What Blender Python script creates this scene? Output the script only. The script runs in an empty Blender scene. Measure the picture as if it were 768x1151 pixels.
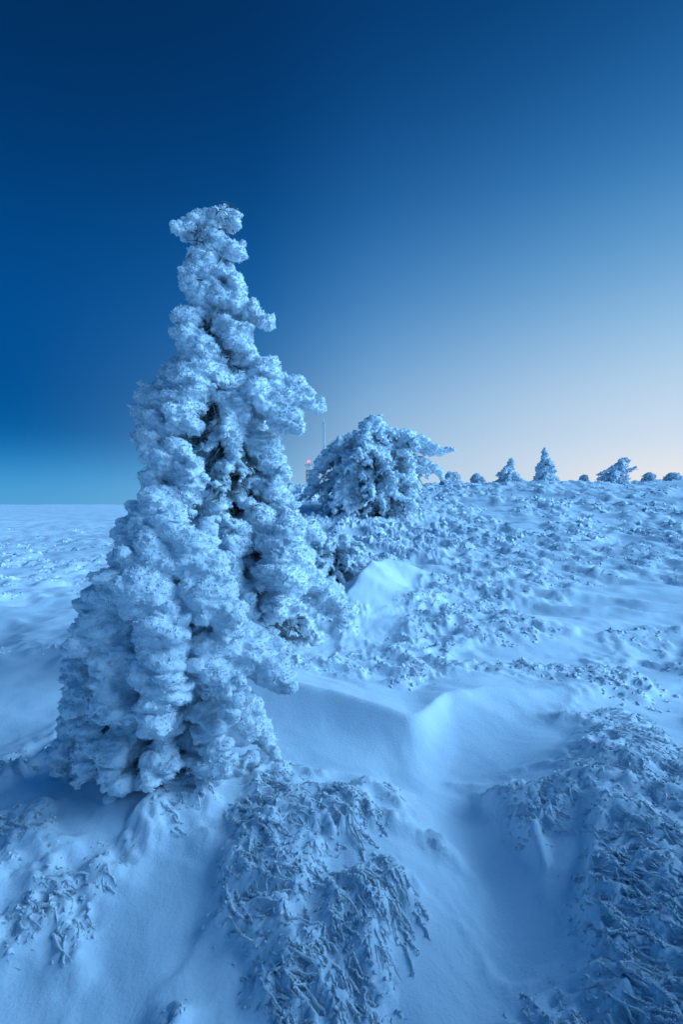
import bpy, math, random
import numpy as np
from mathutils import Vector
rng = np.random.default_rng(7)
random.seed(7)
sc = bpy.context.scene

# ------------------------------------------------------------ noise
_p = np.random.default_rng(3).permutation(256).astype(np.int32)
_p = np.concatenate([_p, _p, _p])
_g3 = np.random.default_rng(4).normal(size=(256, 3)); _g3 /= np.linalg.norm(_g3, axis=1)[:, None]
_g3 = _g3.astype(np.float32)
_a = np.random.default_rng(5).uniform(0, 2*np.pi, 256)
_g2 = np.stack([np.cos(_a), np.sin(_a)], 1).astype(np.float32)
def fade(t): return t*t*t*(t*(t*6-15)+10)
def n2(x, y):
    xi = np.floor(x).astype(np.int64); yi = np.floor(y).astype(np.int64)
    xf = (x-xi).astype(np.float32); yf = (y-yi).astype(np.float32)
    xi &= 255; yi &= 255
    u = fade(xf); v = fade(yf)
    def g(i, j, dx, dy):
        h = _p[_p[(xi+i) & 255]+((yi+j) & 255)] & 255
        return _g2[h, 0]*dx+_g2[h, 1]*dy
    a = g(0, 0, xf, yf); b = g(1, 0, xf-1, yf); c = g(0, 1, xf, yf-1); d = g(1, 1, xf-1, yf-1)
    return ((a*(1-u)+b*u)*(1-v)+(c*(1-u)+d*u)*v)*1.5
def n3(P):
    x, y, z = P[:, 0], P[:, 1], P[:, 2]
    xi = np.floor(x).astype(np.int64); yi = np.floor(y).astype(np.int64); zi = np.floor(z).astype(np.int64)
    xf = (x-xi).astype(np.float32); yf = (y-yi).astype(np.float32); zf = (z-zi).astype(np.float32)
    u, v, w = fade(xf), fade(yf), fade(zf)
    def g(i, j, k):
        h = _p[_p[_p[(xi+i) & 255]+((yi+j) & 255)]+((zi+k) & 255)] & 255
        q = _g3[h]
        return q[:, 0]*(xf-i)+q[:, 1]*(yf-j)+q[:, 2]*(zf-k)
    def lx(j, k): return g(0, j, k)*(1-u)+g(1, j, k)*u
    return ((lx(0, 0)*(1-v)+lx(1, 0)*v)*(1-w)+(lx(0, 1)*(1-v)+lx(1, 1)*v)*w)*1.5
def ss(a, b, x):
    t = np.clip((x-a)/(b-a), 0, 1); return t*t*(3-2*t)

# ------------------------------------------------------------ materials
def snow_mat(name, col=(0.85, 0.91, 0.96), col2=(0.77, 0.86, 0.93), s1=60, s2=14, bump=0.5, dist=0.01, rough=0.75):
    m = bpy.data.materials.new(name); m.use_nodes = True
    nt = m.node_tree; b = nt.nodes['Principled BSDF']
    tc = nt.nodes.new('ShaderNodeTexCoord')
    a = nt.nodes.new('ShaderNodeTexNoise'); a.inputs['Scale'].default_value = s1; a.inputs['Detail'].default_value = 6; a.inputs['Roughness'].default_value = .65
    c = nt.nodes.new('ShaderNodeTexNoise'); c.inputs['Scale'].default_value = s2; c.inputs['Detail'].default_value = 5
    nt.links.new(tc.outputs['Object'], a.inputs['Vector']); nt.links.new(tc.outputs['Object'], c.inputs['Vector'])
    r = nt.nodes.new('ShaderNodeValToRGB'); r.color_ramp.elements[0].position = .3; r.color_ramp.elements[1].position = .65
    r.color_ramp.elements[0].color = (*col2, 1); r.color_ramp.elements[1].color = (*col, 1)
    nt.links.new(c.outputs['Fac'], r.inputs['Fac']); nt.links.new(r.outputs['Color'], b.inputs['Base Color'])
    bp = nt.nodes.new('ShaderNodeBump'); bp.inputs['Strength'].default_value = bump; bp.inputs['Distance'].default_value = dist
    nt.links.new(a.outputs['Fac'], bp.inputs['Height']); nt.links.new(bp.outputs['Normal'], b.inputs['Normal'])
    b.inputs['Roughness'].default_value = rough
    b.inputs['Specular IOR Level'].default_value = 0.2
    return m
def plain_mat(name, col, rough=.8, scale=20, var=.5):
    m = bpy.data.materials.new(name); m.use_nodes = True
    nt = m.node_tree; b = nt.nodes['Principled BSDF']
    a = nt.nodes.new('ShaderNodeTexNoise'); a.inputs['Scale'].default_value = scale; a.inputs['Detail'].default_value = 5
    tc = nt.nodes.new('ShaderNodeTexCoord'); nt.links.new(tc.outputs['Object'], a.inputs['Vector'])
    r = nt.nodes.new('ShaderNodeValToRGB')
    r.color_ramp.elements[0].color = (*[v*(1-var) for v in col], 1); r.color_ramp.elements[1].color = (*[min(1, v*(1+var)) for v in col], 1)
    nt.links.new(a.outputs['Fac'], r.inputs['Fac']); nt.links.new(r.outputs['Color'], b.inputs['Base Color'])
    b.inputs['Roughness'].default_value = rough
    return m
M_snow = snow_mat('snow_ground', s1=55, s2=3, bump=.45, dist=.011)
M_rime = snow_mat('rime_frost', s1=60, s2=16, bump=.8, dist=.014)
M_rimeg = snow_mat('rime_grass', col=(.87, .93, .97), col2=(.80, .88, .95), s1=120, s2=9, bump=.8, dist=.008)
M_needle = plain_mat('spruce_needles', (.08, .11, .11))
M_bark = plain_mat('bark', (.09, .07, .055))
M_red = plain_mat('red_paint', (.5, .06, .05), .5, var=.2)
M_white = plain_mat('white_paint', (.75, .75, .75), .5, var=.1)

# ------------------------------------------------------------ mesh helpers
def make_mesh(name, V, F, mats, smooth=True, fm=None):
    me = bpy.data.meshes.new(name)
    V = np.asarray(V, dtype=np.float32); F = np.asarray(F, dtype=np.int32)
    k = F.shape[1]
    me.vertices.add(len(V)); me.vertices.foreach_set('co', V.ravel())
    me.loops.add(F.size); me.loops.foreach_set('vertex_index', F.ravel())
    me.polygons.add(len(F)); me.polygons.foreach_set('loop_start', np.arange(len(F), dtype=np.int32)*k)
    me.update(calc_edges=True); me.validate()
    me.polygons.foreach_set('use_smooth', np.full(len(me.polygons), smooth))
    for m in mats: me.materials.append(m)
    return me
def link(me, name, parent=None, loc=(0, 0, 0)):
    o = bpy.data.objects.new(name, me); sc.collection.objects.link(o)
    o.location = loc
    if parent: o.parent = parent
    return o
def norm(v): return v/np.maximum(np.linalg.norm(v, axis=-1, keepdims=True), 1e-9)

def tubes(P0, D, L, R, K=5, S=5, arch=0.15, droop=0.0, jit=0.25, taper=.35, barbs=0, bl=2.6):
    """N knobbly tapered stems -> verts, quads"""
    N = len(P0); D = norm(D); up = np.array([0, 0, 1.0])
    side = norm(np.cross(D, up)+1e-4); u2 = np.cross(side, D)
    arch = np.broadcast_to(arch, N); droop = np.broadcast_to(droop, N)
    V = np.zeros((N, K, S, 3), np.float32)
    bend = rng.normal(0, .08, (N, 1))
    def cen(t):
        t = np.broadcast_to(t, N)
        return P0+D*(L*t)[:, None]+up*((arch*4*t*(1-t)-droop*t*t)*L)[:, None]+side*(bend*L[:, None]*np.sin(t*3.0)[:, None])
    for k in range(K):
        t = k/(K-1)
        c = cen(t)+rng.normal(0, 1, (N, 3))*(R*jit)[:, None]
        rr = R*(1-(1-taper)*t**1.5)*(1+rng.uniform(-.4, .4, N))
        if k == K-1: rr = rr*.35
        for s in range(S):
            a = 2*math.pi*s/S+k*.5
            V[:, k, s] = c+(side*math.cos(a)+u2*math.sin(a))*(rr*(1+rng.uniform(-.25, .25, N)))[:, None]
    idx = np.arange(N*K*S).reshape(N, K, S)
    q = []
    for s in range(S):
        s2 = (s+1) % S
        q.append(np.stack([idx[:, :-1, s], idx[:, :-1, s2], idx[:, 1:, s2], idx[:, 1:, s]], -1).reshape(-1, 4))
    VV, FF = V.reshape(-1, 3), np.concatenate(q)
    if barbs:
        vs = [VV]; fs = [FF]; off = len(VV)
        for b in range(barbs):
            t = (b+rng.uniform(0, 1, N))/barbs
            a = rng.uniform(-.4, math.pi+.4, N)
            d2 = D*rng.uniform(.2, 1.0, (N, 1))+side*np.cos(a)[:, None]+u2*np.sin(a)[:, None]
            v, f = tubes(cen(t), d2, R*bl*rng.uniform(.6, 1.3, N)*(1.1-.5*t), R*.62, 3, 3, 0, 0, .15, .6)
            vs.append(v); fs.append(f+off); off += len(v)
        VV, FF = np.concatenate(vs), np.concatenate(fs)
    return VV, FF

# ------------------------------------------------------------ terrain
def table(xs, ys, lo, hi, step, w):
    g = np.arange(lo, hi, step); v = np.interp(g, xs, ys)
    k = np.hanning(w); k /= k.sum()
    vp = np.pad(v, w, mode='edge'); return g, np.convolve(vp, k, 'same')[w:-w]
gh, vh = table([-40, 0, 2, 3, 4.3, 5.6, 8, 10, 15, 20, 30, 33, 45, 80, 300, 2000],
               [-1.0, -.62, -.36, -.2, -.12, -.06, .12, .3, .82, 1.38, 2.45, 2.6, 2.1, 0, -3, -8], -40, 2000, .1, 21)
gl, vl = table([-40, 0, 3, 5, 8, 20, 60, 200, 2000],
               [-1.0, -.6, -.22, -.18, -.25, -.5, -1.2, -2.2, -6], -40, 2000, .1, 21)
gy, vy = table([-1.3, -.6, -.1, .3, .5, .6, .85, 1.2, 1.6, 2.8], [4.25, 4.12, 3.95, 3.78, 3.68, 3.74, 4.1, 4.25, 4.32, 4.7], -4, 6, .01, 17)
ga, va = table([-1.5, -.95, -.4, .2, .6, 1.2, 2.0, 2.9], [0, .40, .34, .26, .21, .15, .09, 0], -4, 6, .01, 61)
def drift_parts(x, y):
    wig = .05*n2(x*1.3+3, y*.9+17)
    yc = np.interp(x, gy, vy)+wig
    am = np.interp(x, ga, va)
    s = y-yc
    sf = np.sqrt(s*s+.0002)-.01414
    f = np.where(s < 0, .85*np.exp(-sf/.15)+.15*np.exp(-(s/.55)**2), .35*np.exp(-sf/.35)+.65*np.exp(-(s/1.0)**2))
    d1 = am*f
    ax, ay, bx, by = .15, 7.4, 1.25, 9.2
    ex, ey = bx-ax, by-ay; Ln = math.hypot(ex, ey); ex /= Ln; ey /= Ln
    t = ((x-ax)*ex+(y-ay)*ey)/Ln; w = (x-ax)*ey-(y-ay)*ex+.22*np.sin(t*2.6)+.12*n2(x*1.1, y*1.1+4)
    al = np.exp(-((t-.4)/.6)**2)
    w2 = np.sqrt(w*w+.001)-.0316
    f2 = np.where(w < 0, .7*np.exp(-w2/.14)+.3*np.exp(-(w/.5)**2), .3*np.exp(-w2/.4)+.7*np.exp(-(w/.8)**2))
    d2 = .52*al*f2
    return d1, d2, am*np.exp(-(s/.65)**2), al*np.exp(-(w/.85)**2)
def smoothmask(x, y):
    """1 = clean wind-packed snow, 0 = rime covered heath"""
    wx = x+.22*n2(x*1.7+9, y*1.7)+.06*n2(x*6, y*6); wy = y+.22*n2(x*1.7, y*1.7+33)+.06*n2(x*6+5, y*6)
    def el(cx, cy, rx, ry, rot=0):
        c, s = math.cos(rot), math.sin(rot)
        u = ((wx-cx)*c+(wy-cy)*s)/rx; v = (-(wx-cx)*s+(wy-cy)*c)/ry
        return 1-ss(.55, 1.2, np.sqrt(u*u+v*v))
    _, _, a, b = drift_parts(x, y)
    m = np.maximum(ss(.04, .12, a), ss(.2, .5, b))
    for e in [(1.0, 3.65, .8, .6, .1), (.70, 2.75, .22, .85, .1), (-1.5, 1.6, .95, .6, 0), (-.85, 2.2, .35, .5, 0), (-3.4, 4.5, 1.6, 1.5, 0),
              (-5, 8, 3, 2.4, .2), (1.9, 5.5, 1.0, .32, .3), (3.6, 7.4, 1.6, .4, .4), (2.8, 4.3, 1.2, .26, .2), (.4, 1.1, .9, .45, .0), (.4, 1.9, .22, .5, -.5)]:
        m = np.maximum(m, el(*e))
    n = n2(x*.45+40, y*.33+11)+.5*n2(x*1.1+4, y*.8+21)
    m = np.maximum(m, ss(.06, .38, n)*ss(4, 7, y)*.92)
    nn = n2(x*1.8+77, y*1.8+5)+.5*n2(x*4+4, y*4)
    m = np.maximum(m, ss(.08, .42, nn)*.85)
    return np.clip(m, 0, 1)
def mounds(x, y):
    g = lambda cx, cy, rx, ry: np.exp(-((x-cx)/rx)**2-((y-cy)/ry)**2)
    return (.15*g(-.05, 2.6, .65, .6)+.26*g(1.6, 2.7, .6, .8)-.08*g(.95, 3.35, .5, .4)-.1*g(.7, 2.6, .22, .7)-.06*g(-1.2, 1.9, .8, .6)+.15*g(-1.15, 3.15, .65, .55)+.1*g(2.2, 6.3, 1., .6)
            + 5.2*g(4.9, .1, 1.55, 2.0))  # unseen tall snow bank added right of frame to shade the foreground
def base_h(x, y):
    hr = np.interp(y, gh, vh)+.016*np.clip(x, 0, 60)*ss(8, 20, y)*(1-ss(40, 90, y))
    hl = np.interp(y, gl, vl)
    m = ss(-3, 3, x+.25*y)
    h = hl*(1-m)+hr*m
    far = ss(6, 20, y)
    h = h+.10*n2(x*.35+5, y*.3+7)*(.4+far)+.22*far*n2(x*.13, y*.11+3)+ss(80, 300, y)*2.0*n2(x*.008+.5, y*.006)
    d1, d2, _, _ = drift_parts(x, y)
    return h+d1+d2+mounds(x, y)
def H(x, y, fine=True):
    h = base_h(x, y)
    if not fine: return h
    rm = 1-smoothmask(x, y)
    c, s = math.cos(-.7), math.sin(-.7)
    wx = x+.12*n2(x*2.3, y*2.3+5)+.03*n2(x*9, y*9+5); wy = y+.12*n2(x*2.3+8, y*2.3)+.03*n2(x*9+3, y*9)
    u = wx*c+wy*s; v = -wx*s+wy*c
    near = 1-ss(60, 120, np.abs(y))
    r1 = 1-2*np.abs(n2(u*1.6+3, v*4.2+1))
    r2 = 1-2*np.abs(n2(u*4.0+13, v*10.+6))
    r3 = 1-2*np.abs(n2(u*9, v*15+2)); r4 = 1-2*np.abs(n2(x*24+7, y*24))
    cl = n2(x*1.2+50, y*1.0+2); cl2 = n2(x*3.1+5, y*3.1+60)
    fd = .75+.8*ss(8, 18, y)
    nr = 1+.15*(1-ss(3.5, 5.5, y))
    rough = (.042*r1*fd+.030*r2*fd*nr+.024*r3*nr+.012*r4*nr+.06*cl*fd+.035*cl2*fd)+.02
    sas = 1-2*np.abs(n2(u*.55+31, v*1.3+12))
    smooth = .016*n2(u*1.3+70, v*4+7)+.016*n2(x*1.5, y*1.5+90)+.003*n2(u*5, v*22)+.08*sas*ss(4.5, 7, y)
    return h+near*(rough*rm+smooth)
a_, c_ = 1.5, .0165
def axis(lo, hi, c0):
    U0 = math.asinh((lo-c0)/a_); U1 = math.asinh((hi-c0)/a_)
    n = int((U1-U0)*a_/c_); return c0+a_*np.sinh(np.linspace(U0, U1, n))
xs = axis(-1400, 1400, 0.0); ys = axis(-30, 1900, 2.4)
X, Y = np.meshgrid(xs, ys); Z = H(X.ravel(), Y.ravel()).reshape(X.shape)
nx, ny = len(xs), len(ys)
idx = np.arange(nx*ny).reshape(ny, nx)
F = np.stack([idx[:-1, :-1], idx[:-1, 1:], idx[1:, 1:], idx[1:, :-1]], -1).reshape(-1, 4)
link(make_mesh('snow_ground', np.stack([X, Y, Z], -1).reshape(-1, 3), F, [M_snow]), 'snow_ground')
print('terrain', nx, ny)

# ------------------------------------------------------------ frosted grass / heather
def wind_ang(x, y): return -.75+.9*n2(x*.9+3, y*.9+8)+.25*n2(x*3, y*3+1)
def grass(name, ntuft, yr, xk, x0, stems, Lr, Rr, K, S, elev=(.05, .6), keep=.5, barbs=0, bl=2.6, spread=.3, sink=.0, pj=.05, arch=.03, mk=.42):
    y = np.exp(rng.uniform(math.log(yr[0]), math.log(yr[1]), ntuft)); x = rng.uniform(-1, 1, ntuft)*(xk*y+x0)
    m = smoothmask(x, y); cl = n2(x*1.2+50, y*1.0+2)
    k = (m < mk) & (rng.uniform(0, 1, ntuft) < keep+.9*cl)
    x, y = x[k], y[k]; n = len(x)
    x = np.repeat(x, stems); y = np.repeat(y, stems)
    ang = np.repeat(wind_ang(x[::stems], y[::stems])+rng.normal(0, .15, n), stems)+rng.normal(0, spread, n*stems)
    sz = np.repeat(rng.uniform(.6, 1.25, n), stems)
    el = rng.uniform(*elev, n*stems)
    D = np.stack([np.cos(ang)*np.cos(el), np.sin(ang)*np.cos(el), np.sin(el)], -1)
    x = x+rng.normal(0, pj, len(x)); y = y+rng.normal(0, pj, len(x))
    L = rng.uniform(*Lr, len(x))*sz; R = rng.uniform(*Rr, len(x))*(.5+.5*sz)
    sc_ = 1+.7*ss(4, 20, y); L = L*sc_; R = R*sc_
    z0 = H(x, y)
    x1 = x+D[:, 0]*L; y1 = y+D[:, 1]*L; z1 = H(x1, y1)
    D[:, 2] = np.clip((z1-z0)/np.maximum(L, .01), -.8, .8)+np.sin(el)
    P0 = np.stack([x, y, z0-sink*R], -1)
    return tubes(P0, D, L, R, K, S, arch=arch, droop=0, jit=.45, taper=.6, barbs=barbs, bl=bl)
parts = [grass('a', 1900, (1.25, 4.6), .75, .4, 9, (.04, .15), (.004, .0085), 7, 5, (-.06, .14), keep=.65, barbs=10, bl=2.2, spread=.30, sink=.8, pj=.05, mk=.22),
         grass('a2', 4200, (1.25, 5), .75, .4, 7, (.010, .024), (.005, .010), 3, 5, (0, .6), keep=.65, spread=1.2, sink=.55, pj=.05, mk=.3),
         grass('b', 5200, (4.0, 14), .8, .5, 6, (.03, .08), (.011, .020), 4, 5, (-.05, .22), keep=.52, spread=.6, sink=.65, pj=.1, mk=.3),
         grass('c', 4600, (12, 45), .8, .5, 4, (.05, .12), (.025, .05), 3, 5, (0, .3), keep=.5, spread=.6, sink=.7, pj=.2)]
off = 0; VV = []; FF = []
for v, f in parts: VV.append(v); FF.append(f+off); off += len(v)
link(make_mesh('frosted_grass', np.concatenate(VV), np.concatenate(FF), [M_rimeg]), 'frosted_grass')
print('grass', off)

# ------------------------------------------------------------ rime trees
import bmesh
bm = bmesh.new(); bmesh.ops.create_icosphere(bm, subdivisions=2, radius=1.0)
ICO_V = np.array([v.co[:] for v in bm.verts]); ICO_F = np.array([[v.index for v in f.verts] for f in bm.faces]); bm.free()
def rime_mesh(name, C, R, voxel, disp, fuzz, fuzzlen, parent, zsq=(.55, .95)):
    C = np.array(C); R = np.array(R); N = len(C)
    sq = rng.uniform(.8, 1.4, (N, 1, 3)); sq[:, :, 2] = rng.uniform(*zsq, (N, 1))
    th = rng.normal(0, .45, N); ct, st = np.cos(th)[:, None], np.sin(th)[:, None]
    B = ICO_V[None]*R[:, None, None]*sq
    B = np.stack([B[..., 0]*ct-B[..., 2]*st, B[..., 1], B[..., 0]*st+B[..., 2]*ct], -1)
    V = (C[:, None, :]+B).reshape(-1, 3)
    F = (ICO_F[None]+(np.arange(N)*len(ICO_V))[:, None, None]).reshape(-1, 3)
    tmp = link(make_mesh('tmp', V, F, []), 'tmp')
    md = tmp.modifiers.new('r', 'REMESH'); md.mode = 'VOXEL'; md.voxel_size = voxel; md.adaptivity = 0
    dg = bpy.context.evaluated_depsgraph_get()
    me = bpy.data.meshes.new_from_object(tmp.evaluated_get(dg))
    bpy.data.objects.remove(tmp)
    n = len(me.vertices); co = np.empty(n*3, np.float32); me.vertices.foreach_get('co', co); co = co.reshape(-1, 3)
    nr = np.empty(n*3, np.float32); me.vertex_normals.foreach_get('vector', nr); nr = nr.reshape(-1, 3)
    d = np.zeros(n, np.float32)
    for (s, a) in disp:
        w = co*np.array([.7, .85, 2.0])/s
        w = w+.5*np.stack([n3(w*.6+7), n3(w*.6+19), n3(w*.6+31)], -1)
        d += a*(np.abs(n3(w))*2.2-.5)
    co2 = co+nr*d[:, None]
    me.vertices.foreach_set('co', co2.ravel()); me.update()
    me.polygons.foreach_set('use_smooth', np.full(len(me.polygons), True))
    me.materials.clear(); me.materials.append(M_rime); me.name = name
    o = link(me, 'rime_crown', parent)
    if fuzz:
        i = rng.integers(0, n, fuzz)
        D = norm(nr[i]+rng.normal(0, .5, (fuzz, 3))+np.array([.45, -.25, -.1]))
        v, f = tubes(co2[i]-D*fuzzlen*.25, D, rng.uniform(.4, 1.2, fuzz)*fuzzlen, rng.uniform(.16, .36, fuzz)*fuzzlen, 3, 4, 0.05, 0, .2, .5)
        link(make_mesh(name+'_needles', v, f, [M_rime]), 'rime_needles', parent)
    print(name, n)
    return o
def rime_tree(name, base, prof, nb, R0, voxel, disp, fuzz, fuzzlen, droop=(.45, .9), twigs=6, dark=500, darkL=.14, trunk_r=.07, depth=.9, inner=0.5, fill=0, extra=None, core=0, lr_=(.62, 1.04), zsq=(.55, .95)):
    """prof rows: z, left, right, centre-x (metres, local)"""
    par = bpy.data.objects.new(name, None); sc.collection.objects.link(par); par.location = base; par.empty_display_size = .3
    pr = np.array(sorted(prof)); z0, z1 = pr[0, 0], pr[-1, 0]
    fl = lambda z: np.interp(z, pr[:, 0], pr[:, 1]); fr = lambda z: np.interp(z, pr[:, 0], pr[:, 2]); fc = lambda z: np.interp(z, pr[:, 0], pr[:, 3])
    def ext(z, ph):
        c = math.cos(ph); s = math.sin(ph); lr = fr(z) if c > 0 else fl(z); dp = depth*.5*(fl(z)+fr(z))
        return (lr*abs(c)**2+dp*s*s)
    C = []; R = []; DK = []
    zz = np.linspace(z0, z1, 200); wts = np.array([(fl(z)+fr(z))+.15 for z in zz]); cdf = np.cumsum(wts); cdf /= cdf[-1]
    for i in range(nb):
        zt = np.interp((i+random.random())/nb, cdf, zz); ph = i*2.39996+random.uniform(-.4, .4)
        L = ext(zt, ph)*random.uniform(*lr_); dr = random.uniform(*droop)
        za = min(zt+dr*L, z1-.02); r0 = R0*random.uniform(.7, 1.35)*(.75+.25*min(1, L/(.5*pr[:, 1:3].max())))
        L = max(L-.6*r0, .02)
        n = max(3, int(L/(r0*.45)))
        pw = random.uniform(1.3, 2.1); lat = random.uniform(-.25, .25)
        pts = []
        for k in range(n+1):
            t = k/n; r = L*t; p2 = ph+lat*t*t
            z = za+(zt-za)*t**pw
            p = np.array([fc(za)*(1-t)+fc(zt)*t+math.cos(p2)*r, math.sin(p2)*r, z]); pts.append((t, p))
            if t < inner*random.uniform(.3, .9) and zt < z0+.72*(z1-z0):
                if random.random() < .4: DK.append((p, ph))
                continue
            rr = r0*(.55+.6*math.sin(math.pi*min(1, t**.8*.93)))*random.uniform(.75, 1.25)
            C.append(p+np.random.default_rng(i*97+k).normal(0, .3*r0, 3)); R.append(rr)
        for j in range(twigs):
            t, p = pts[random.randint(int(n*.3), n)]
            a = ph+random.choice([-1, 1])*random.uniform(.4, 1.3); tl = (.12+.28*L)*random.uniform(.5, 1.1)*(1-.45*t)
            dd = np.array([math.cos(a), math.sin(a), -random.uniform(.2, 1.3)]); dd /= np.linalg.norm(dd)
            r2 = r0*random.uniform(.34, .66); m = max(2, int(tl/(r2*.7)))
            for k in range(m+1):
                q = p+dd*tl*k/m+np.array([0, 0, -.25*tl*(k/m)**2])
                C.append(q+np.array([random.gauss(0, .25*r2) for _ in range(3)])); R.append(r2*(1.1-.45*k/m)*random.uniform(.75, 1.2))
            if random.random() < .5: DK.append((p-np.array([math.cos(ph), math.sin(ph), 0])*.12*L, a))
    if extra:
        for e in extra: C.append(np.array(e[:3])); R.append(e[3])
    for i in range(core):
        z = z0+(z1-z0)*(i+.5)/core; w = .5*(fl(z)+fr(z))
        C.append(np.array([fc(z), 0, z])); R.append(max(.35*w, R0*.6) if z > z0+.6*(z1-z0) else R0*.8)
    rime_mesh(name, C, R, voxel, disp, fuzz, fuzzlen, par, zsq)
    zs = np.linspace(z0-.25, z1-.1, 14); V = []; Fq = []
    for k, z in enumerate(zs):
        r = trunk_r*(1-.85*k/13)
        for s in range(10):
            a = s*.6283; V.append((fc(z)+r*math.cos(a)*random.uniform(.9, 1.1), r*math.sin(a), z))
    for k in range(13):
        for s in range(10): Fq.append((k*10+s, k*10+(s+1) % 10, k*10+10+(s+1) % 10, k*10+10+s))
    link(make_mesh(name+'_trunk', V, Fq, [M_bark]), 'trunk', par)
    if dark and DK:
        sel = [DK[random.randrange(len(DK))] for _ in range(dark)]
        P = np.array([s[0] for s in sel])+rng.normal(0, .04, (dark, 3)); A = np.array([s[1] for s in sel])+rng.normal(0, .5, dark)
        D = np.stack([np.cos(A), np.sin(A), rng.uniform(-1.1, .2, dark)], -1)
        v, f = tubes(P, D, rng.uniform(.5, 1.3, dark)*darkL, rng.uniform(.02, .045, dark)*darkL, 4, 4, .1, .2, .3)
        link(make_mesh(name+'_twigs', v, f, [M_needle]), 'needle_twigs', par)
        m = min(len(DK), 160); P = np.array([DK[k*len(DK)//m][0] for k in range(m)]); zc = P[:, 2]+.1
        Q = np.stack([fc(zc), zc*0, zc], -1); dv = P-Q; Ln = np.linalg.norm(dv, axis=1)+.02
        v, f = tubes(Q, dv, Ln*.8, np.full(m, trunk_r*.16), 4, 5, .05, .05, .2)
        link(make_mesh(name+'_limbs', v, f, [M_bark]), 'limbs', par)
    return par
def px_prof(rows, s, pbase, pc):
    return [((pbase-r[0])*s, max(.02, (r[3]-r[1])*s), max(.02, (r[2]-r[3])*s), (r[3]-pc)*s) for r in rows]
def boughs(paths, s, pbase, pc, lump=(.35, .6), k0=(.8, .98), nl=4):
    """measured snow-loaded boughs: [(depth0, depth1), (u, v, r), ...]"""
    out = []; rg = random.Random(5)
    for pth in paths:
        d0, d1 = pth[0]; pts = np.array(pth[1:], float)
        seg = np.r_[0, np.cumsum(np.hypot(*np.diff(pts[:, :2], axis=0).T))]; Lt = seg[-1]; n = max(2, int(Lt/(pts[:, 2].mean()*.5)))
        for k in range(n+1):
            q = Lt*k/n; u = np.interp(q, seg, pts[:, 0]); v = np.interp(q, seg, pts[:, 1]); r = np.interp(q, seg, pts[:, 2])
            rr = r*s*rg.uniform(*k0); x = (u-pc)*s+rg.gauss(0, .2*rr); z = (pbase-v)*s+rg.gauss(0, .15*rr); y = d0+(d1-d0)*k/n+rg.gauss(0, .2*rr)
            out.append((x, y, z, rr*(.85 if k % 2 else 1.0)))
            for j in range(nl):
                a = rg.uniform(0, 6.28); b = rg.uniform(-.9, .9)
                out.append((x+rr*.75*math.cos(a), y+rr*.75*math.sin(a), z+rr*.6*b, rr*rg.uniform(*lump)))
    return out

# front, small snow-laden spruce (2.1 m), 3.2 m away
s1 = .00557
rows = [(508, 174, 205, 190), (530, 168, 214, 188), (552, 162, 210, 185), (572, 146, 200, 182), (600, 140, 220, 180), (640, 130, 234, 180), (685, 120, 248, 180),
        (712, 110, 246, 179), (750, 98, 258, 178), (800, 92, 268, 176), (850, 82, 272, 175), (885, 74, 262, 175)]
bp = [[(-.04, -.08), (176, 545, 20), (174, 524, 19), (190, 515, 18), (208, 524, 19), (219, 544, 15)],
      [(-.08, -.12), (184, 560, 24), (170, 582, 26), (155, 594, 22), (144, 600, 14)],
      [(-.18, -.34), (192, 575, 23), (214, 602, 24), (236, 634, 28), (252, 662, 27), (264, 690, 17)],
      [(-.18, -.36), (172, 600, 27), (158, 630, 23), (150, 655, 28), (138, 690, 22), (126, 710, 13)],
      [(-.28, -.44), (190, 620, 26), (195, 662, 34), (206, 698, 26), (208, 735, 34), (200, 768, 18)],
      [(-.24, -.42), (165, 670, 24), (158, 705, 32), (150, 738, 22), (158, 768, 22)],
      [(-.05, -.2), (138, 655, 18), (122, 695, 23), (108, 730, 18), (104, 765, 22), (96, 790, 12)],
      [(-.15, -.34), (215, 680, 20), (240, 712, 29), (262, 748, 24), (268, 776, 13)],
      [(-.05, -.2), (240, 715, 21), (275, 726, 30), (298, 738, 28), (316, 758, 15)],
      [(-.15, -.3), (128, 765, 19), (116, 795, 14), (120, 822, 16), (110, 848, 10)], [(-.2, -.34), (152, 790, 14), (142, 825, 17), (150, 852, 12)],
      [(-.15, -.34), (190, 785, 20), (200, 815, 14), (192, 842, 17)], [(-.12, -.28), (228, 780, 20), (248, 808, 18), (240, 840, 18)], [(0, -.1), (235, 760, 19), (258, 790, 20), (266, 820, 16)],
      [(-.08, -.2), (96, 800, 14), (82, 826, 16), (76, 850, 10)], [(.1, .15), (262, 790, 14), (280, 825, 14), (290, 850, 11)], [(.0, -.1), (240, 800, 18), (225, 835, 18)],
      [(.05, -.15), (58, 866, 11), (90, 860, 14), (120, 868, 11), (155, 862, 14), (188, 868, 12)], [(-.2, .1), (190, 866, 12), (225, 862, 14), (262, 864, 12), (295, 860, 10)]]
rime_tree('snow_laden_spruce_tree', (-1.14, 3.2, -.24), px_prof(rows, s1, 895, 175), 80, .048, .009, [(.18, .030), (.05, .010)], 38000, .0150,
          droop=(.5, 1.1), twigs=6, dark=2600, darkL=.10, trunk_r=.05, depth=.5, inner=.6, extra=boughs(bp, s1, 895, 175, lump=(.34, .56), k0=(.84, 1.0), nl=4), core=16, zsq=(.58, .98))
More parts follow.
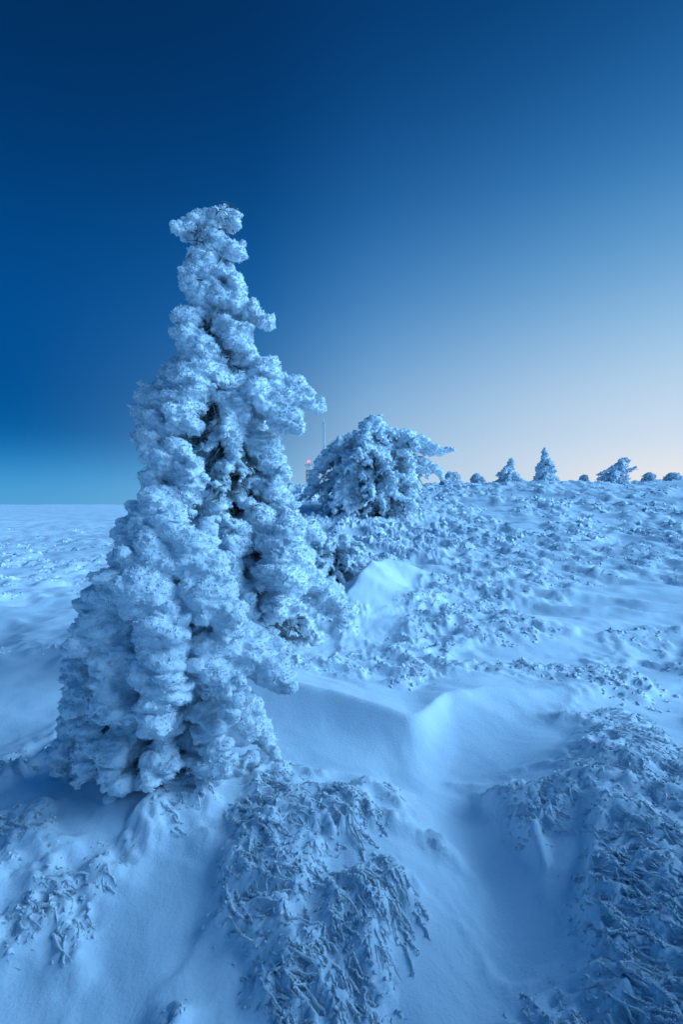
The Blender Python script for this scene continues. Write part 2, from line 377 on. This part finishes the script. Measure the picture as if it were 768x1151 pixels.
# tall spruce, 5.6 m away, 5 m high
s2 = .00974
rows = [(239, 240, 260, 248), (252, 220, 264, 246), (262, 224, 256, 244), (276, 230, 252, 244), (292, 222, 264, 244), (315, 224, 254, 244), (330, 218, 264, 245), (347, 224, 272, 246), (362, 222, 282, 247), (380, 228, 270, 248),
        (402, 216, 276, 250), (422, 204, 300, 251), (445, 182, 328, 252), (465, 173, 322, 254), (485, 180, 315, 256), (510, 183, 312, 258), (545, 186, 318, 262),
        (575, 194, 335, 266), (620, 205, 343, 272), (670, 215, 348, 278), (705, 225, 374, 282), (738, 230, 392, 285)]
bp = [[(0, -.05), (258, 246, 12), (240, 249, 12), (222, 257, 12), (206, 265, 10)], [(0, 0), (252, 241, 9), (267, 244, 9)], [(0, -.1), (238, 268, 12), (250, 281, 13), (268, 289, 12)],
      [(-.05, -.15), (234, 294, 13), (221, 308, 13), (218, 326, 11)], [(-.05, -.2), (250, 308, 14), (262, 325, 13), (274, 338, 10)], [(-.05, -.15), (242, 288, 14), (240, 330, 17)],
      [(-.1, -.2), (240, 335, 19), (262, 346, 19), (286, 358, 16), (303, 368, 10)], [(-.1, -.3), (237, 350, 19), (225, 372, 17), (220, 392, 11)],
      [(-.1, -.3), (255, 368, 19), (272, 384, 17), (280, 400, 12)], [(0, -.1), (224, 398, 17), (202, 420, 18), (180, 444, 17), (164, 462, 12)],
      [(-.2, -.4), (212, 430, 20), (195, 468, 20), (186, 500, 15)], [(-.25, -.5), (236, 405, 22), (228, 445, 26), (218, 484, 19)],
      [(0, -.1), (262, 400, 20), (290, 416, 20), (322, 436, 18), (356, 455, 12)], [(-.1, -.3), (275, 435, 19), (305, 456, 18), (328, 482, 14)],
      [(-.1, -.3), (260, 440, 19), (270, 470, 20), (268, 500, 14)], [(0, -.2), (285, 480, 17), (304, 508, 18), (316, 542, 13)],
      [(-.3, -.5), (207, 500, 15), (214, 530, 15), (225, 560, 12)],
      [(-.3, -.6), (300, 582, 26), (318, 600, 30), (328, 640, 31), (325, 678, 21)], [(-.4, -.65), (275, 590, 17), (268, 640, 21), (288, 695, 17)],
      [(-.1, -.3), (345, 648, 18), (372, 668, 18), (390, 688, 12)], [(-.2, -.4), (240, 540, 14), (250, 575, 15), (245, 610, 12)], [(-.1, -.2), (300, 540, 13), (318, 560, 12), (340, 590, 10)]]
rime_tree('frosted_spruce_tree', (-.965, 5.6, -.12), px_prof(rows, s2, 740, 285), 100, .062, .0135, [(.21, .040), (.07, .016)], 85000, .027,
          droop=(.35, .85), twigs=8, dark=7500, darkL=.18, trunk_r=.10, inner=.75, core=34, extra=boughs(bp, s2, 740, 285, nl=4), zsq=(.5, .95))
# wind-bent dwarf pine, 18 m away
s3 = .0328
rows = [(478, 404, 440, 419), (486, 384, 462, 420), (495, 368, 476, 422), (506, 358, 482, 424), (525, 350, 478, 424), (545, 343, 474, 424), (572, 339, 472, 424)]
bp = [[(0, 0), (420, 495, 9), (418, 482, 9), (410, 473, 8), (420, 467, 8), (430, 472, 6)], [(0, -.5), (430, 490, 9), (452, 486, 9), (470, 490, 8), (482, 500, 5)],
      [(0, -.3), (465, 496, 8), (484, 503, 7), (502, 501, 4)], [(0, -.4), (470, 510, 8), (488, 522, 6), (496, 535, 3)], [(0, -.5), (400, 490, 9), (378, 500, 9), (362, 520, 8), (352, 545, 6)],
      [(-.5, -1.2), (425, 500, 8), (432, 530, 7), (428, 560, 5)], [(-.5, -1.2), (395, 505, 8), (388, 535, 7), (380, 562, 5)], [(-.5, -1.3), (450, 500, 8), (458, 530, 7), (455, 558, 5)]]
def zg(x, y): return float(H(np.array([x]), np.array([y]), False)[0])
rime_tree('frosted_dwarf_pine', (1.25, 18, zg(1.25, 18)-.1), px_prof(rows, s3, 575, 424), 200, .09, .034, [(.3, .06), (.12, .035)], 20000, .07,
          droop=(0, .5), twigs=12, dark=3500, darkL=.45, trunk_r=.16, inner=.5, extra=boughs(bp, s3, 575, 424, k0=(.65, .9)), lr_=(.5, 1.1))
# low frosted shrub beside the drift
rows = [(0, 20, 20, 0), (15, 40, 30, 0), (35, 52, 44, 0), (60, 56, 50, 0)]
rime_tree('frosted_shrub', (-.1, 8.9, zg(0, 8.9)-.08), px_prof([(r[0], -r[1], r[2], 0) for r in rows], .0150, 62, 0), 75, .045, .018, [(.14, .025), (.05, .014)], 9000, .03,
          droop=(.0, .5), twigs=6, dark=1200, darkL=.16, trunk_r=.05, inner=.5, lr_=(.5, 1.2))
def small(name, px, top, w, d, sink=.1, kind='spruce', lean=0):
    x = (px-384)/575*d; g = zg(x, d); zt = 1.6+(565-top)/575*d; h = zt-g; hw = w*.5/575*d
    if kind == 'spruce':
        pr = [(0, hw*1.0, hw*1.0, 0), (h*.18, hw*1.05, hw*.95, 0), (h*.35, hw*.75, hw*.85, 0), (h*.5, hw*.7, hw*.55, 0), (h*.68, hw*.38, hw*.5, lean*.4), (h*.85, hw*.3, hw*.2, lean*.7), (h, .03, .03, lean)]
    else:
        pr = [(0, hw*.9, hw, 0), (h*.4, hw, hw*.9, 0), (h*.7, hw*.7, hw*.9, lean*.6), (h, hw*.3, hw*.3, lean)]
    rime_tree(name, (x, d, g-sink), pr, 48, .09, .04, [(.25, .05), (.1, .03)], 3000, .09, droop=(.1, .7) if kind == 'spruce' else (-.4, .5), twigs=5, dark=80, darkL=.25, trunk_r=.07, inner=.25, lr_=(.35, 1.25))
small('frosted_small_spruce', 572, 514, 34, 31, lean=.1)
small('frosted_small_spruce', 614, 502, 29, 32, lean=-.15)
small('frosted_bush', 690, 515, 40, 32, kind='b', lean=.5)
small('frosted_bush', 506, 530, 24, 31, kind='b')
small('frosted_bush', 536, 533, 16, 33, kind='b')
small('frosted_bush', 656, 534, 12, 33, kind='b')
small('frosted_bush', 729, 531, 16, 33, kind='b')
small('frosted_bush', 756, 532, 18, 32, kind='b')

# ------------------------------------------------------------ masts
def beam(V, F, a, b, r, n=5):
    a = np.array(a, float); b = np.array(b, float); d = norm(b-a); q = np.array([1, 0, 0]) if abs(d[2]) > .9 else np.array([0, 0, 1.0])
    s = norm(np.cross(d, q)); u = np.cross(s, d); o = len(V)
    for p in (a, b):
        for k in range(n): t = 2*math.pi*k/n; V.append(p+(s*math.cos(t)+u*math.sin(t))*r)
    for k in range(n): F.append((o+k, o+(k+1) % n, o+n+(k+1) % n, o+n+k))
def lattice(name, x, y, z0, z1, w0, w1, bays, r, mats):
    par = bpy.data.objects.new(name, None); sc.collection.objects.link(par); par.location = (x, y, z0)
    h = z1-z0
    for mi, m in enumerate(mats):
        V = []; F = []
        for i in range(bays):
            if (i*len(mats)*3//bays) % len(mats) != mi and len(mats) > 1: continue
            a, b = h*i/bays, h*(i+1)/bays; wa = w0+(w1-w0)*i/bays; wb = w0+(w1-w0)*(i+1)/bays
            cs = [(-1, -1), (1, -1), (1, 1), (-1, 1)]
            for k in range(4):
                c = cs[k]; e = cs[(k+1) % 4]
                beam(V, F, (c[0]*wa/2, c[1]*wa/2, a), (c[0]*wb/2, c[1]*wb/2, b), r)
                beam(V, F, (c[0]*wa/2, c[1]*wa/2, a), (e[0]*wb/2, e[1]*wb/2, b), r*.6)
                beam(V, F, (c[0]*wb/2, c[1]*wb/2, b), (e[0]*wb/2, e[1]*wb/2, b), r*.6)
        link(make_mesh(name+'_m', V, F, [m], False), 'lattice_section', par)
    V = []; F = []; beam(V, F, (0, 0, h), (0, 0, h+h*.06), r*1.2); beam(V, F, (-w1, 0, h), (w1, 0, h), r); beam(V, F, (0, -w1, h), (0, w1, h), r)
    link(make_mesh(name+'_tip', V, F, [mats[0]], False), 'antenna', par)
    return par, h
lattice('radio_mast', -5.2, 150, -3, 24.8, .9, .5, 22, .11, [M_white])
tw, h = lattice('warning_light_tower', -9.6, 150, -3, 12.6, 1.5, 1.2, 10, .11, [M_red, M_white])
ml = bpy.data.materials.new('red_warning_light'); ml.use_nodes = True; nt = ml.node_tree
nt.nodes.remove(nt.nodes['Principled BSDF']); e = nt.nodes.new('ShaderNodeEmission'); e.inputs[0].default_value = (1, .16, .2, 1); e.inputs[1].default_value = 2.5
nt.links.new(e.outputs[0], nt.nodes['Material Output'].inputs[0])
link(make_mesh('lamp', ICO_V*.42, ICO_F, [ml]), 'warning_lamp', tw, (0, 0, h+1.0))

# ------------------------------------------------------------ world (twilight sky)
def lin(c): return tuple(((v/255)/12.92 if v/255 <= .04045 else ((v/255+.055)/1.055)**2.4) for v in c)+(1,)
w = bpy.data.worlds.new('World'); sc.world = w; w.use_nodes = True; nt = w.node_tree; N = nt.nodes; Lk = nt.links
bg = N['Background']; tc = N.new('ShaderNodeTexCoord'); sep = N.new('ShaderNodeSeparateXYZ'); Lk.new(tc.outputs['Generated'], sep.inputs[0])
def ramp(stops):
    r = N.new('ShaderNodeValToRGB'); cr = r.color_ramp; cr.interpolation = 'B_SPLINE'
    while len(cr.elements) < len(stops): cr.elements.new(.5)
    for e_, (p, c) in zip(cr.elements, stops): e_.position = p; e_.color = lin(c)
    Lk.new(sep.outputs['Z'], r.inputs['Fac']); return r
rl = ramp([(0, (84, 162, 214)), (.04, (62, 152, 212)), (.085, (24, 116, 182)), (.13, (3, 90, 158)), (.2, (2, 82, 150)), (.35, (2, 76, 144)), (.5, (2, 60, 118)), (.68, (2, 40, 84)), (.78, (6, 50, 100)), (1, (36, 108, 178))])
rm_ = ramp([(0, (156, 199, 229)), (.05, (143, 190, 226)), (.12, (116, 174, 218)), (.24, (72, 142, 200)), (.36, (34, 112, 180)), (.5, (10, 82, 150)), (.66, (3, 52, 106)), (.78, (6, 54, 106)), (1, (36, 108, 178))])
rr = ramp([(0, (230, 234, 239)), (.05, (228, 233, 240)), (.12, (214, 228, 242)), (.24, (172, 208, 236)), (.36, (116, 175, 220)), (.5, (48, 124, 188)), (.66, (6, 68, 128)), (.78, (6, 62, 118)), (1, (36, 108, 178))])
def math_(op, a, b=None, cl=False):
    m = N.new('ShaderNodeMath'); m.operation = op; m.use_clamp = cl
    for i, v in enumerate((a, b)):
        if v is None: continue
        if isinstance(v, (int, float)): m.inputs[i].default_value = v
        else: Lk.new(v, m.inputs[i])
    return m.outputs[0]
az = math.radians(50)
dot = math_('ADD', math_('MULTIPLY', sep.outputs['X'], math.sin(az)), math_('MULTIPLY', sep.outputs['Y'], math.cos(az)))
hl = math_('SQRT', math_('ADD', math_('MULTIPLY', sep.outputs['X'], sep.outputs['X']), math_('ADD', math_('MULTIPLY', sep.outputs['Y'], sep.outputs['Y']), .0001)))
hh = math_('DIVIDE', dot, hl)
def mrange(src, a, b, kind='SMOOTHSTEP'):
    mr = N.new('ShaderNodeMapRange'); mr.interpolation_type = kind; mr.inputs[1].default_value = a; mr.inputs[2].default_value = b; mr.clamp = True; Lk.new(src, mr.inputs[0]); return mr.outputs[0]
def mix(f, a, b):
    m = N.new('ShaderNodeMixRGB'); Lk.new(f, m.inputs[0]); Lk.new(a, m.inputs[1]); Lk.new(b, m.inputs[2]); return m.outputs[0]
m1 = mix(math_('POWER', mrange(hh, .10, .70, 'LINEAR'), 1.7), rl.outputs[0], rm_.outputs[0])
m2 = mix(math_('POWER', mrange(hh, .50, 1.0, 'LINEAR'), 1.4), m1, rr.outputs[0])
# warm band low over the place where the sun will rise
zf = N.new('ShaderNodeMapRange'); zf.interpolation_type = 'SMOOTHSTEP'; zf.inputs[1].default_value = .11; zf.inputs[2].default_value = -.01; Lk.new(sep.outputs['Z'], zf.inputs[0])
pf = math_('MULTIPLY', mrange(hh, .84, 1.0), zf.outputs[0])
wm = N.new('ShaderNodeMixRGB'); Lk.new(math_('MULTIPLY', pf, .75), wm.inputs[0]); Lk.new(m2, wm.inputs[1]); wm.inputs[2].default_value = lin((254, 236, 226))
sky = N.new('ShaderNodeTexSky'); sky.sky_type = 'NISHITA'; sky.sun_disc = False; sky.sun_elevation = math.radians(-4); sky.sun_rotation = az
ad = N.new('ShaderNodeMixRGB'); ad.blend_type = 'ADD'; ad.inputs[0].default_value = .002; Lk.new(wm.outputs[0], ad.inputs[1]); Lk.new(sky.outputs[0], ad.inputs[2])
Lk.new(ad.outputs[0], bg.inputs[0]); bg.inputs[1].default_value = 1.0

# added soft blue fill from the right, slightly behind, brightening camera-facing snow
sl = bpy.data.lights.new('twilight_fill', 'SUN'); sl.energy = 5.2; sl.angle = math.radians(52); sl.color = (.29, .62, 1.0)
so = bpy.data.objects.new('twilight_fill', sl); sc.collection.objects.link(so)
A, E = math.radians(99), math.radians(25)
dv = Vector((math.sin(A)*math.cos(E), math.cos(A)*math.cos(E), math.sin(E)))
so.rotation_euler = dv.to_track_quat('Z', 'Y').to_euler(); so.location = (20, 10, 20)

# ------------------------------------------------------------ camera
cd = bpy.data.cameras.new('camera'); cd.sensor_fit = 'VERTICAL'; cd.sensor_height = 36; cd.sensor_width = 24; cd.lens = 18; cd.clip_end = 5000; cd.clip_start = .05
co_ = bpy.data.objects.new('camera', cd); sc.collection.objects.link(co_); co_.location = (0, 0, 1.6); co_.rotation_euler = (math.radians(90-1.05), 0, 0)
sc.camera = co_
sc.view_settings.view_transform = 'Standard'; sc.view_settings.look = 'None'; sc.view_settings.exposure = 0
